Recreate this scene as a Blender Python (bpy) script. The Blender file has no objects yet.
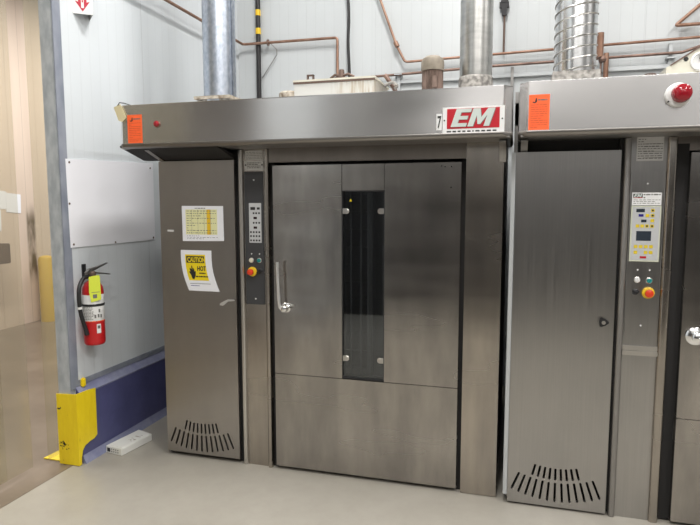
import bpy, bmesh, math, random
from mathutils import Vector, Matrix
random.seed(7)
S = bpy.context.scene
COL = S.collection

# ------------------------------------------------------------------ camera, world, lamps, exposure
cam_d = bpy.data.cameras.new('camera'); cam = bpy.data.objects.new('camera', cam_d); COL.objects.link(cam)
cam_d.sensor_width = 36.0; cam_d.lens = 583.555 / 700 * 36.0; cam_d.clip_start = .05; cam_d.clip_end = 100
RX = (Vector((0.961841528, 0.273605662, -0.000903381)),
      Vector((-0.272257417, 0.956763877, -0.102365924)),
      Vector((-0.027143574, 0.098705749, 0.994746401)))
m = Matrix.Identity(4)
for i in range(3):
    m[i][0] = RX[0][i]; m[i][1] = RX[2][i]; m[i][2] = -RX[1][i]
m.translation = Vector((1.44276, -3.33926, 1.70597))
cam.matrix_world = m
S.camera = cam

S.view_settings.view_transform = 'Standard'; S.view_settings.look = 'None'
S.view_settings.gamma = 1.0; S.view_settings.use_curve_mapping = False
S.view_settings.exposure = 0.36
w = bpy.data.worlds.new('world'); S.world = w; w.use_nodes = True
w.node_tree.nodes['Background'].inputs[0].default_value = (.8, .85, .9, 1)
w.node_tree.nodes['Background'].inputs[1].default_value = .25
S.cycles.max_bounces = 8; S.cycles.use_denoising = True

def area(name, loc, sx, sy, power, col=(1, .98, .95)):
    l = bpy.data.lights.new(name, 'AREA'); l.shape = 'RECTANGLE'; l.size = sx; l.size_y = sy
    l.energy = power; l.color = col
    o = bpy.data.objects.new(name, l); COL.objects.link(o); o.location = loc
    return o
# fluorescent rows hanging under the high ceiling, running away from the camera
area('lamp_high_bay', (0.95, -.45, 5.8), .35, 1.5, 150)
area('lamp_high_bay', (0.95, -3.9, 5.8), .35, 1.5, 110)
area('lamp_high_bay', (4.6, -.45, 5.8), .35, 1.5, 70)
area('lamp_high_bay', (4.6, -3.9, 5.8), .35, 1.5, 110)
area('lamp_high_bay', (7.8, -2.2, 5.8), .35, 1.5, 80)
area('lamp_fill', (2.6, -4.6, 4.6), 4.0, .2, 60)  # added fill behind the camera, brightens surfaces facing it
area('lamp_storeroom', (-3.2, 2.0, 4.6), .3, 7.0, 270, (1, .98, .95))

# ------------------------------------------------------------------ materials
def mat(name, col, rough=.5, metal=0.0, **k):
    m = bpy.data.materials.new(name); m.use_nodes = True
    b = m.node_tree.nodes['Principled BSDF']
    b.inputs['Base Color'].default_value = (*col, 1); b.inputs['Roughness'].default_value = rough
    b.inputs['Metallic'].default_value = metal
    for kk, v in k.items(): b.inputs[kk.replace('_', ' ')].default_value = v
    return m
def N(m, t, **k):
    n = m.node_tree.nodes.new(t)
    for kk, v in k.items(): setattr(n, kk, v)
    return n
def L(m, a, b): m.node_tree.links.new(a, b)
def pb(m): return m.node_tree.nodes['Principled BSDF']
def noise(m, scale, detail=3, coord='Object', rough=.5, size=1.0, loc=(0, 0, 0)):
    tc = N(m, 'ShaderNodeTexCoord'); mp = N(m, 'ShaderNodeMapping')
    mp.inputs['Scale'].default_value = scale; mp.inputs['Location'].default_value = loc
    n = N(m, 'ShaderNodeTexNoise'); n.inputs['Scale'].default_value = size
    n.inputs['Detail'].default_value = detail; n.inputs['Roughness'].default_value = rough
    L(m, tc.outputs[coord], mp.inputs['Vector']); L(m, mp.outputs[0], n.inputs['Vector'])
    return n.outputs['Fac']
def ramp(m, fac, stops):
    r = N(m, 'ShaderNodeValToRGB'); e = r.color_ramp.elements
    while len(e) < len(stops): e.new(.5)
    for x, (p, c) in zip(e, stops): x.position = p; x.color = (*c, 1) if len(c) == 3 else c
    L(m, fac, r.inputs[0]); return r.outputs[0]
def mix(m, fac, a, b, mode='MIX'):
    x = N(m, 'ShaderNodeMix', data_type='RGBA', blend_type=mode)
    if isinstance(fac, float): x.inputs[0].default_value = fac
    else: L(m, fac, x.inputs[0])
    for s, v in ((6, a), (7, b)):
        if isinstance(v, tuple): x.inputs[s].default_value = (*v, 1)
        else: L(m, v, x.inputs[s])
    return x.outputs[2]
def bump(m, h, strength=.3, dist=.01):
    b = N(m, 'ShaderNodeBump'); b.inputs['Strength'].default_value = strength; b.inputs['Distance'].default_value = dist
    L(m, h, b.inputs['Height']); L(m, b.outputs[0], pb(m).inputs['Normal'])

def steel(name, lo, hi, grain='h', rough=(.28, .42), smear=(1, 1, .3), aniso=.6, rot=0.0, bs=.08, streak=.25):
    """brushed stainless sheet: fine directional grain, handling smears and uneven gloss"""
    m = mat(name, lo, .35, 1.0)
    sc = (9, 9, 130) if grain == 'h' else (200, 200, 4)
    g = noise(m, sc, 1)
    s = noise(m, tuple(v * 2.2 for v in smear), 4, rough=.6)
    s2 = noise(m, (1.0, 1.0, 5) if grain == 'h' else (130, 130, 1.2), 2, loc=(3, 1, 7))
    c = ramp(m, s, [(.3, lo), (.7, hi)])
    c = mix(m, streak, c, ramp(m, s2, [(.3, (.42, .41, .40)), (.75, (.78, .74, .70))]), 'MULTIPLY')
    c = mix(m, .03 if grain == 'h' else .08, c, ramp(m, g, [(.3, (.5, .5, .5)), (.7, (1, 1, 1))]), 'MULTIPLY')
    L(m, c, pb(m).inputs['Base Color'])
    r = ramp(m, s2, [(.3, (rough[0],) * 3), (.7, (rough[1],) * 3)]); L(m, r, pb(m).inputs['Roughness'])
    if aniso:
        pb(m).inputs['Anisotropic'].default_value = aniso; pb(m).inputs['Anisotropic Rotation'].default_value = rot
        t = N(m, 'ShaderNodeTangent', direction_type='RADIAL', axis='Z'); L(m, t.outputs[0], pb(m).inputs['Tangent'])
    return m

M = {}
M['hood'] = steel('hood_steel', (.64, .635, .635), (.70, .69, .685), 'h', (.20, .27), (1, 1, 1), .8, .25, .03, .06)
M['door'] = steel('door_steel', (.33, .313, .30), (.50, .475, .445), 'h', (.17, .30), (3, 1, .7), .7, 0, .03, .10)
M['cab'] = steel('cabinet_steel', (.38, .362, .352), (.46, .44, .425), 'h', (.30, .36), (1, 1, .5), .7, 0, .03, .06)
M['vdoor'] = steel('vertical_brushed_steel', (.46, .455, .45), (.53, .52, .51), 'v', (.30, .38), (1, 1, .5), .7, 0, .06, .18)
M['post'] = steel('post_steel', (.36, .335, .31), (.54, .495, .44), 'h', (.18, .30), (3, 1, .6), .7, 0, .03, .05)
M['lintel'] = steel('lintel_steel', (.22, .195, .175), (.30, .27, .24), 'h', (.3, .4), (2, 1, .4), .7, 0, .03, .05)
M['edge'] = mat('polished_edge', (.62, .60, .57), .28, 1.0)
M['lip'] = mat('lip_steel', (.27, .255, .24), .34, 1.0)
M['dull'] = mat('dull_steel', (.36, .35, .34), .45, 1.0)
M['bright_edge'] = mat('bright_edge', (.50, .52, .53), .4, .2)
M['satin'] = mat('satin_chrome', (.86, .86, .86), .32, .85)
M['chrome'] = mat('chrome', (.8, .8, .8), .12, 1.0)
M['gap'] = mat('dark_gap_shade', (.012, .011, .011), .7)  # near-black, paints the shade in panel gaps and under the hood
M['rubber'] = mat('black_rubber', (.015, .015, .016), .5)
M['black'] = mat('black_plastic', (.02, .02, .022), .4)
M['inner'] = mat('oven_interior', (.30, .31, .31), .35, .8)
M['panelgrey'] = mat('dark_grey_panel', (.055, .056, .06), .4, .2)
M['keypad'] = mat('keypad_film', (.52, .53, .54), .4)
M['keypad_y'] = mat('pale_keypad_film', (.60, .62, .50), .4)
M['display'] = mat('dark_display', (.03, .012, .014), .15)
M['lcd'] = mat('grey_display', (.035, .045, .06), .15)
M['blue'] = mat('blue_display', (.04, .03, .25), .2)
M['yellowkey'] = mat('yellow_key', (.72, .55, .03), .4)
M['ye'] = mat('yellow_plastic', (.85, .55, .02), .35)
M['red'] = mat('red_plastic', (.70, .05, .015), .3)
M['redlens'] = mat('red_lens', (.30, .01, .02), .12)
M['redlogo'] = mat('red_print', (.50, .012, .025), .35)
M['cream'] = mat('cream_plastic', (.75, .72, .58), .35)
M['whiteplastic'] = mat('white_plastic', (.75, .75, .74), .35)
M['teal'] = mat('teal_plastic', (.01, .22, .22), .3)
M['paper'] = mat('white_paper', (.80, .81, .85), .6)
M['clear'] = mat('plaque_white', (.82, .82, .82), .35)
M['letter'] = mat('logo_letter', (.60, .66, .63), .3)
M['ink'] = mat('black_ink', (.02, .02, .02), .5)
M['grayink'] = mat('grey_ink', (.16, .16, .15), .5)
M['cautionyellow'] = mat('caution_yellow', (.80, .62, .01), .5)
M['chartyellow'] = mat('pale_yellow_print', (.76, .75, .42), .6)
M['chartorange'] = mat('amber_print', (.78, .50, .02), .6)
M['orange'] = mat('orange_sticker', (1.0, .145, .035), .6)
M['orangeink'] = mat('orange_sticker_print', (.55, .06, .02), .6)
M['platemetal'] = mat('engraved_plate', (.62, .615, .61), .45, 0)
M['white'] = mat('white_sheet', (.84, .84, .88), .5)
M['tin'] = mat('white_tin', (.74, .74, .70), .45)
M['tag'] = mat('cream_tag', (.66, .58, .36), .6)
M['extred'] = mat('extinguisher_red', (.50, .012, .015), .3)
M['tagyellow'] = mat('bright_yellow_tag', (.66, .74, .06), .5)
M['redsign'] = mat('sign_red', (.48, .01, .035), .4)
M['fitting'] = mat('brown_fitting', (.15, .10, .08), .55, .4)

def metal_noise(name, a, b, sc, rough, metal=1.0, size=1.0, det=4):
    m = mat(name, a, rough, metal); f = noise(m, sc, det, size=size)
    L(m, ramp(m, f, [(.35, a), (.65, b)]), pb(m).inputs['Base Color']); return m
M['galv'] = metal_noise('galvanised_duct', (.40, .45, .53), (.56, .60, .67), (45, 45, 30), .36)
M['flue'] = metal_noise('flue_steel', (.42, .42, .41), (.56, .56, .54), (6, 6, 20), .30)
M['mastic'] = metal_noise('grey_mastic', (.16, .15, .14), (.42, .40, .37), (40, 40, 40), .7, .2)
M['jamb'] = metal_noise('galvanised_jamb', (.34, .37, .395), (.47, .50, .52), (24, 24, 12), .5, .0)
M['jambdark'] = metal_noise('galvanised_flashing', (.20, .22, .27), (.29, .31, .36), (10, 10, 6), .5, .0)
M['copper'] = metal_noise('copper_pipe', (.25, .135, .09), (.38, .235, .17), (8, 8, 8), .42, .6)
M['copperdark'] = metal_noise('tarnished_pipe', (.17, .11, .09), (.30, .20, .16), (10, 10, 10), .5, .6)
M['rust'] = metal_noise('rusty_motor', (.10, .07, .055), (.24, .17, .14), (30, 30, 8), .7, .3)
M['motorcap'] = metal_noise('dusty_motor_cap', (.17, .145, .11), (.30, .26, .21), (14, 14, 14), .6, .2)
M['beige'] = metal_noise('beige_paint', (.60, .57, .47), (.70, .68, .58), (6, 6, 6), .5, 0)
M['blackpipe'] = mat('black_pipe', (.016, .015, .016), .4)
M['joint'] = mat('panel_joint', (.50, .52, .53), .5)
M['strut'] = mat('grey_strut', (.50, .52, .53), .4, .3)
M['duststuff'] = metal_noise('dusty_flange', (.22, .17, .12), (.55, .50, .42), (30, 30, 30), .8, 0)

# control box: white with rust runs
m = mat('control_box_paint', (.66, .65, .58), .5)
f = noise(m, (60, 60, 5), 3); g = noise(m, (5, 5, 5), 2)
c = ramp(m, f, [(.42, (.60, .585, .53)), (.58, (.36, .25, .12))])
tc = N(m, 'ShaderNodeTexCoord'); sp = N(m, 'ShaderNodeSeparateXYZ'); L(m, tc.outputs['Object'], sp.inputs[0])
k = ramp(m, sp.outputs[0], [(.22, (0, 0, 0)), (.36, (.55, .55, .55))])
L(m, mix(m, k, (.60, .60, .57), c), pb(m).inputs['Base Color']); M['boxpaint'] = m

# galvanised spiral
M['spiral'] = metal_noise('spiral_duct_steel', (.62, .63, .64), (.76, .77, .78), (18, 18, 18), .2)

# insulated wall panels: white, shallow vertical ribs
def ribbed(name, axis, col, pitch, st=.14):
    m = mat(name, col, .38)
    tc = N(m, 'ShaderNodeTexCoord'); sp = N(m, 'ShaderNodeSeparateXYZ'); L(m, tc.outputs['Object'], sp.inputs[0])
    mm = N(m, 'ShaderNodeMath', operation='MULTIPLY'); mm.inputs[1].default_value = 1 / pitch
    L(m, sp.outputs[axis], mm.inputs[0])
    fr = N(m, 'ShaderNodeMath', operation='FRACT'); L(m, mm.outputs[0], fr.inputs[0])
    r = ramp(m, fr.outputs[0], [(.0, (0, 0, 0)), (.06, (1, 1, 1)), (.94, (1, 1, 1)), (1, (0, 0, 0))])
    d = noise(m, (1.5, 1.5, .5), 4)
    c = ramp(m, d, [(.3, tuple(v * .93 for v in col)), (.7, col)])
    c = mix(m, .05, c, r, 'MULTIPLY'); L(m, c, pb(m).inputs['Base Color'])
    bump(m, r, st, .004); return m
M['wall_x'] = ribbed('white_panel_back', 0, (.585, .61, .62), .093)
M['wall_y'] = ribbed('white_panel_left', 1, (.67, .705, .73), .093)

# floor: worn beige epoxy
m = mat('epoxy_floor', (.40, .37, .33), .33)
a = noise(m, (.9, .9, .9), 6, rough=.6); b = noise(m, (9, 9, 9), 5, rough=.7, loc=(4, 2, 0))
c = ramp(m, a, [(.3, (.305, .285, .245)), (.7, (.36, .338, .298))])
c = mix(m, .14, c, ramp(m, b, [(.35, (.6, .58, .55)), (.6, (1, 1, 1))]), 'MULTIPLY')
L(m, c, pb(m).inputs['Base Color'])
L(m, ramp(m, a, [(.3, (.25,) * 3), (.7, (.42,) * 3)]), pb(m).inputs['Roughness'])
bump(m, b, .02, .01); M['floor'] = m
m = mat('brown_concrete', (.3, .25, .2), .3)
a = noise(m, (1.3, 1.3, 1.3), 6, rough=.65)
L(m, ramp(m, a, [(.3, (.115, .088, .064)), (.7, (.21, .17, .13))]), pb(m).inputs['Base Color']); M['floor2'] = m

# blue painted curb
m = mat('blue_curb_paint', (.05, .055, .14), .45)
a = noise(m, (5, 5, 5), 5, rough=.7)
L(m, ramp(m, a, [(.35, (.068, .072, .175)), (.65, (.088, .092, .215))]), pb(m).inputs['Base Color']); M['curb'] = m
m = mat('pale_blue_paint', (.2, .23, .33), .5)
a = noise(m, (9, 9, 9), 5, rough=.7)
L(m, ramp(m, a, [(.35, (.19, .20, .32)), (.65, (.28, .295, .40))]), pb(m).inputs['Base Color']); M['curblight'] = m
# yellow guard with scratches
m = mat('chipped_yellow_paint', (.80, .55, .01), .4)
a = noise(m, (30, 30, 8), 6, rough=.75)
L(m, ramp(m, a, [(.30, (.10, .07, .03)), (.36, (.82, .60, .012)), (.7, (.90, .69, .018))]), pb(m).inputs['Base Color']); M['guard'] = m
M['yellowpaint'] = mat('yellow_paint', (.85, .64, .02), .45)
M['bollard'] = mat('dull_yellow_paint', (.55, .36, .03), .5)
# storeroom wall boards
m = mat('tan_boards', (.55, .42, .30), .6)
tc = N(m, 'ShaderNodeTexCoord'); sp = N(m, 'ShaderNodeSeparateXYZ'); L(m, tc.outputs['Object'], sp.inputs[0])
mm = N(m, 'ShaderNodeMath', operation='MULTIPLY'); mm.inputs[1].default_value = 1 / .24; L(m, sp.outputs[1], mm.inputs[0])
fr = N(m, 'ShaderNodeMath', operation='FRACT'); L(m, mm.outputs[0], fr.inputs[0])
r = ramp(m, fr.outputs[0], [(.0, (.62, .60, .58)), (.02, (1, 1, 1)), (.98, (1, 1, 1)), (1, (.62, .60, .58))])
a = noise(m, (6, 6, .6), 5)
c = mix(m, 1.0, ramp(m, a, [(.3, (.60, .485, .395)), (.7, (.65, .535, .44))]), r, 'MULTIPLY')
# green-brown stain beside the bollard
st = noise(m, (9, 9, 3), 5)
def band(sock, lo, hi, f):
    x = N(m, 'ShaderNodeMapRange'); x.interpolation_type = 'SMOOTHSTEP'
    x.inputs[1].default_value = lo; x.inputs[2].default_value = lo + f; L(m, sock, x.inputs[0])
    y = N(m, 'ShaderNodeMapRange'); y.interpolation_type = 'SMOOTHSTEP'
    y.inputs[1].default_value = hi; y.inputs[2].default_value = hi - f; L(m, sock, y.inputs[0])
    z = N(m, 'ShaderNodeMath', operation='MULTIPLY'); L(m, x.outputs[0], z.inputs[0]); L(m, y.outputs[0], z.inputs[1]); return z.outputs[0]
bz = N(m, 'ShaderNodeMath', operation='MULTIPLY'); L(m, band(sp.outputs[1], 3.32, 3.52, .05), bz.inputs[0]); L(m, band(sp.outputs[2], .5, 1.75, .35), bz.inputs[1])
bs_ = N(m, 'ShaderNodeMath', operation='MULTIPLY', use_clamp=True); L(m, bz.outputs[0], bs_.inputs[0])
L(m, ramp(m, st, [(.35, (.3,) * 3), (.6, (1,) * 3)]), bs_.inputs[1])
c = mix(m, bs_.outputs[0], c, (.13, .10, .06)); L(m, c, pb(m).inputs['Base Color']); M['boards'] = m
M['roomwall'] = mat('painted_wall', (.31, .305, .30), .6)
M['rearlow'] = mat('dark_reflection_band', (.045, .043, .042), .5)  # unseen wall tone, chosen for what the steel doors reflect
M['rearmid'] = mat('rear_reflection_paint', (.07, .068, .065), .6)
M['ceil'] = mat('ceiling_white', (.75, .75, .74), .7)
# clear vinyl strips
m = bpy.data.materials.new('clear_vinyl'); m.use_nodes = True; nt = m.node_tree
for n in list(nt.nodes):
    if n.type != 'OUTPUT_MATERIAL': nt.nodes.remove(n)
out = [n for n in nt.nodes if n.type == 'OUTPUT_MATERIAL'][0]
tr = N(m, 'ShaderNodeBsdfTransparent'); tr.inputs[0].default_value = (.94, .93, .88, 1)
df = N(m, 'ShaderNodeBsdfDiffuse'); df.inputs[0].default_value = (.60, .58, .50, 1)
tl = N(m, 'ShaderNodeBsdfTranslucent'); tl.inputs[0].default_value = (.60, .58, .50, 1)
gl = N(m, 'ShaderNodeBsdfGlossy'); gl.inputs['Roughness'].default_value = .22
a1 = N(m, 'ShaderNodeMixShader'); a1.inputs[0].default_value = .5; L(m, df.outputs[0], a1.inputs[1]); L(m, tl.outputs[0], a1.inputs[2])
a2 = N(m, 'ShaderNodeMixShader'); a2.inputs[0].default_value = .09; L(m, tr.outputs[0], a2.inputs[1]); L(m, a1.outputs[0], a2.inputs[2])
a3 = N(m, 'ShaderNodeMixShader'); a3.inputs[0].default_value = .05; L(m, a2.outputs[0], a3.inputs[1]); L(m, gl.outputs[0], a3.inputs[2])
L(m, a3.outputs[0], out.inputs[0]); M['vinyl'] = m
# oven window glass
m = bpy.data.materials.new('tinted_glass'); m.use_nodes = True; nt = m.node_tree
for n in list(nt.nodes):
    if n.type != 'OUTPUT_MATERIAL': nt.nodes.remove(n)
out = [n for n in nt.nodes if n.type == 'OUTPUT_MATERIAL'][0]
tr = N(m, 'ShaderNodeBsdfTransparent'); tr.inputs[0].default_value = (.62, .63, .64, 1)
gl = N(m, 'ShaderNodeBsdfGlossy'); gl.inputs['Roughness'].default_value = .03; gl.inputs[0].default_value = (.9, .95, 1, 1)
a2 = N(m, 'ShaderNodeMixShader'); a2.inputs[0].default_value = .10; L(m, tr.outputs[0], a2.inputs[1]); L(m, gl.outputs[0], a2.inputs[2])
L(m, a2.outputs[0], out.inputs[0]); M['glass'] = m

# ------------------------------------------------------------------ mesh helpers
class MB:
    def __init__(s): s.b = bmesh.new()
    def box(s, x0, x1, y0, y1, z0, z1):
        v = [s.b.verts.new((x, y, z)) for z in (z0, z1) for y in (y0, y1) for x in (x0, x1)]
        for f in ((0, 2, 3, 1), (4, 5, 7, 6), (0, 1, 5, 4), (2, 6, 7, 3), (0, 4, 6, 2), (1, 3, 7, 5)):
            s.b.faces.new([v[i] for i in f])
        return s
    def prism(s, poly, a, b, ax='y'):
        """polygon in the plane across ax, extruded from a to b. ax y: (x,z); x: (y,z); z: (x,y)"""
        def p(q, t): return {'y': (q[0], t, q[1]), 'x': (t, q[0], q[1]), 'z': (q[0], q[1], t)}[ax]
        A = [s.b.verts.new(p(q, a)) for q in poly]; B = [s.b.verts.new(p(q, b)) for q in poly]
        n = len(poly); s.b.faces.new(A); s.b.faces.new(B[::-1])
        for i in range(n): s.b.faces.new((A[i], B[i], B[(i + 1) % n], A[(i + 1) % n]))
        return s
    def rings(s, rings, cap=True, closed=False):
        R = [[s.b.verts.new(p) for p in r] for r in rings]; n = len(R[0])
        for j in range(len(R) - (0 if closed else 1)):
            a, b = R[j], R[(j + 1) % len(R)]
            for i in range(n): s.b.faces.new((a[i], a[(i + 1) % n], b[(i + 1) % n], b[i]))
        if cap and not closed: s.b.faces.new(R[0][::-1]); s.b.faces.new(R[-1])
        return s
    def lathe(s, o, d, prof, n=32):
        """profile [(radius, distance along d)] about the axis through o"""
        o = Vector(o); d = Vector(d).normalized(); u = d.orthogonal().normalized(); v = d.cross(u)
        return s.rings([[o + d * h + (u * math.cos(t) + v * math.sin(t)) * max(r, 1e-4)
                         for t in [2 * math.pi * i / n for i in range(n)]] for r, h in prof])
    def cyl(s, p0, p1, r, n=20, r2=None):
        p0 = Vector(p0); p1 = Vector(p1)
        return s.lathe(p0, p1 - p0, [(r, 0), (r if r2 is None else r2, (p1 - p0).length)], n)
    def tube(s, pts, r, n=12, bend=0.0, flat=1.0):
        pts = [Vector(p) for p in pts]
        if bend:
            q = [pts[0]]
            for i in range(1, len(pts) - 1):
                a = (pts[i - 1] - pts[i]); b = (pts[i + 1] - pts[i]); d = min(bend, a.length / 2, b.length / 2)
                A = pts[i] + a.normalized() * d; B = pts[i] + b.normalized() * d
                for k in range(7):
                    t = k / 6; q.append(A * (1 - t) ** 2 + pts[i] * 2 * t * (1 - t) + B * t * t)
            q.append(pts[-1]); pts = q
        d0 = (pts[1] - pts[0]).normalized(); u = d0.orthogonal().normalized(); R = []
        for i, p in enumerate(pts):
            d = (pts[min(i + 1, len(pts) - 1)] - pts[max(i - 1, 0)]).normalized()
            u = (u - d * u.dot(d)).normalized(); v = d.cross(u)
            R.append([p + (u * math.cos(t) + v * math.sin(t) * flat) * r for t in [2 * math.pi * k / n for k in range(n)]])
        return s.rings(R)
    def ball(s, c, r, sc=(1, 1, 1), n=20):
        mt = Matrix.Translation(c) @ Matrix.Diagonal((*sc, 1))
        bmesh.ops.create_uvsphere(s.b, u_segments=n, v_segments=n // 2, radius=r, matrix=mt); return s
    def build(s, name, mat, parent=None, bev=0.0, seg=2, smooth=True, rot=None):
        bmesh.ops.remove_doubles(s.b, verts=s.b.verts, dist=1e-6)
        bmesh.ops.recalc_face_normals(s.b, faces=s.b.faces)
        if bev:
            es = [e for e in s.b.edges if len(e.link_faces) == 2 and e.calc_face_angle(0) > .6]
            bmesh.ops.bevel(s.b, geom=es, offset=bev, segments=seg, affect='EDGES', clamp_overlap=True)
        base = parent_world(parent)
        me = bpy.data.meshes.new(name)
        if parent is not None: bmesh.ops.translate(s.b, verts=s.b.verts, vec=-base)
        s.b.to_mesh(me); s.b.free()
        if smooth:
            me.shade_smooth(); me.set_sharp_from_angle(angle=math.radians(35))
        for q in (mat if isinstance(mat, list) else [mat]): me.materials.append(q)
        o = bpy.data.objects.new(name, me); COL.objects.link(o); o.parent = parent
        return o
def parent_world(p):
    v = Vector((0, 0, 0))
    while p is not None: v = v + p.location; p = p.parent
    return v
def thing(name, label, cat, loc=(0, 0, 0), group=None):
    o = bpy.data.objects.new(name, None); COL.objects.link(o); o.location = loc; o.empty_display_size = .05
    o['label'] = label; o['category'] = cat
    if group: o['group'] = group
    return o
def tag(o, label, cat, group=None):
    o['label'] = label; o['category'] = cat
    if group: o['group'] = group
    return o
def struct(o): o['kind'] = 'structure'; return o
def bx(*a): return MB().box(*a)

def text(s, size, x, y, z, mt, parent, name='lettering', width=None, shear=0, off=0, depth=.0006, align='LEFT', rotm=None):
    """upright lettering standing on the xz plane at (x, y, z), facing -y; rotm turns it about its anchor"""
    cu = bpy.data.curves.new('t', 'FONT'); cu.body = s; cu.size = size; cu.shear = shear; cu.offset = off
    cu.extrude = depth; cu.align_x = align; cu.resolution_u = 3
    ob = bpy.data.objects.new('t', cu); COL.objects.link(ob)
    dg = bpy.context.evaluated_depsgraph_get(); me = bpy.data.meshes.new_from_object(ob.evaluated_get(dg))
    bpy.data.objects.remove(ob)
    xs = [v.co.x for v in me.vertices]; w0 = max(xs) - min(xs)
    k = (width / w0) if width else 1
    base = parent_world(parent)
    for v in me.vertices:
        c = Vector((v.co.x * k, -v.co.z, v.co.y))
        if rotm is not None: c = rotm @ c
        v.co = c + Vector((x, y, z)) - base
    me.materials.clear(); me.materials.append(mt); me.name = name
    o = bpy.data.objects.new(name, me); COL.objects.link(o); o.parent = parent
    return o

def print_lines(mb, x0, x1, z0, z1, n, y, h=.5, words=True, t=.0006, full=False):
    dz = (z1 - z0) / n
    for i in range(n):
        z = z1 - (i + .5) * dz; x = x0
        while x < x1 - .003:
            wd = min(random.uniform(.006, .022), x1 - x) if words else x1 - x0
            mb.box(x, x + wd, y - t, y, z - dz * h / 2, z + dz * h / 2); x += wd + (x1 - x0) * .03 + .001
            if words and not full and random.random() < .07: break
    return mb

# ------------------------------------------------------------------ SETTING
ZC = 6.0
struct(bx(-1.30, 9, -8, 2.35, -.1, 0).build('floor', M['floor']))
struct(bx(-5.6, -1.302, -5, 6.2, -.1, -.001).build('floor', M['floor2']))
struct(bx(-5.6, 9, -8, 6.2, ZC, ZC + .1).build('ceiling', M['ceil']))
struct(bx(-1.41, 9, 2.155, 2.30, 0, ZC).build('wall_back', M['wall_x']))
wl = MB(); wl.box(-1.41, -1.287, -.28, 2.155, 0, ZC); wl.box(-1.41, -1.287, -8, -3.4, 0, ZC); wl.box(-1.41, -1.287, -3.4, -.28, 3.75, ZC)
struct(wl.build('wall_left', M['wall_y']))
struct(bx(8.9, 9.0, -8, 2.2, 0, ZC).build('wall_right', M['roomwall']))
rw = MB(); rw.box(-1.4, -.5, -5.3, -5.2, 2.3, ZC); rw.box(.55, 9, -5.3, -5.2, 2.45, ZC); rw.box(-.5, .55, -5.3, -5.2, 4.2, ZC)
struct(rw.build('wall_front', M['roomwall']))
struct(bx(-.5, .55, -5.3, -5.22, 2.3, 4.2).build('wall_front', M['rearmid']))  # dark upright section added out of view for the hood to reflect
struct(bx(-1.4, 9, -5.3, -5.18, 1.9, 2.3).build('wall_front', M['rearmid']))
struct(bx(-1.4, 9, -5.3, -5.15, 0, 1.9).build('wall_front', M['rearlow']))  # dark lower band out of view, set for the door reflections
struct(bx(-5.7, -5.2, -5, 6.2, 0, ZC).build('wall_storeroom', M['boards']))
st = MB(); st.box(-5.2, -1.41, 6.1, 6.2, 0, ZC); st.box(-5.2, -1.41, -5, -4.9, 0, ZC); struct(st.build('wall_storeroom_side', M['roomwall']))
# panel joints
def seam(ax, pos, z0=0, z1=ZC):
    if ax == 'x': b = bx(pos - .002, pos + .002, 2.153, 2.156, z0, z1)
    else: b = bx(-1.288, -1.2862, pos - .002, pos + .002, z0, z1)
    struct(b.build('trim_1', M['joint']))
for p_ in (-1.063, .13, 1.319, 2.431, 3.6): seam('x', p_, 2.0)
for p_ in (.571, 1.69): seam('y', p_, .6)
# blue curb along the left wall
struct(MB().prism([(-1.287, 0), (-1.25, 0), (-1.25, .465), (-1.287, .515)], -.28, 2.15, 'y').build('baseboard_left', M['curb'], bev=.004))
# paler top bevel and cove of the curb
def curb_strip(p): struct(MB().prism(p, -.278, 2.15, 'y').build('trim_2', M['curblight']))
curb_strip([(-1.287, .517), (-1.249, .467), (-1.246, .465), (-1.249, .455), (-1.2505, .455), (-1.2505, .462), (-1.287, .510)])
curb_strip([(-1.25, 0), (-1.226, 0), (-1.231, .012), (-1.243, .035), (-1.25, .055)])
tr = bx(-1.287, -1.283, -.28, 2.15, .518, .550); tr.box(-1.287, -1.279, -.28, 2.15, .516, .521)
for i in range(9): tr.cyl((-1.284, -.12 + i * .21, .537), (-1.280, -.12 + i * .21, .537), .005, 8)
struct(tr.build('trim_3', M['jambdark']))
# door jamb: galvanised channel on the wall end with a dark flashing on the room side
struct(bx(-1.385, -1.290, -.318, -.28, .0, 3.9).build('trim_4', M['jamb'], bev=.004))
jf = bx(-1.2895, -1.282, -.318, -.250, .5, 3.9)
struct(jf.build('trim_5', M['jambdark'], bev=.002))
struct(bx(-1.34, -1.296, -3.4, -.28, -.05, .002).build('trim_6', M['floor2']))

# ------------------------------------------------------------------ RACK OVENS
def cutfan(o, xc, zc, y, base):
    """fan of ventilation slots cut right through the lower door"""
    b = bmesh.new(); mb = MB(); mb.b.free(); mb.b = b
    for n, amax, r0, r1 in ((13, 22.0, .518, .617), (9, 14.3, .436, .492)):
        for i in range(n):
            a = math.radians(-amax + 2 * amax * i / (n - 1)); d = Vector((math.sin(a), -math.cos(a))); e = Vector((d.y, -d.x)) * .0062
            A = Vector((xc, zc)) + d * r0; B = Vector((xc, zc)) + d * r1
            poly = []
            for k in range(5):
                t = math.pi * k / 4; poly.append(A + e * math.cos(t) - d * .0062 * math.sin(t))
            for k in range(5):
                t = math.pi * k / 4; poly.append(B - e * math.cos(t) + d * .0062 * math.sin(t))
            mb.prism([tuple(q) for q in poly], y - .05, y + .08)
    bmesh.ops.recalc_face_normals(b, faces=b.faces)
    me = bpy.data.meshes.new('c'); bmesh.ops.translate(b, verts=b.verts, vec=-base); b.to_mesh(me); b.free()
    c = bpy.data.objects.new('c', me); COL.objects.link(c); c.location = base
    md = o.modifiers.new('b', 'BOOLEAN'); md.object = c; md.operation = 'DIFFERENCE'; md.solver = 'EXACT'
    bpy.context.view_layer.update()
    dg = bpy.context.evaluated_depsgraph_get(); nm = bpy.data.meshes.new_from_object(o.evaluated_get(dg))
    o.modifiers.clear(); o.data = nm; bpy.data.objects.remove(c)

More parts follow.
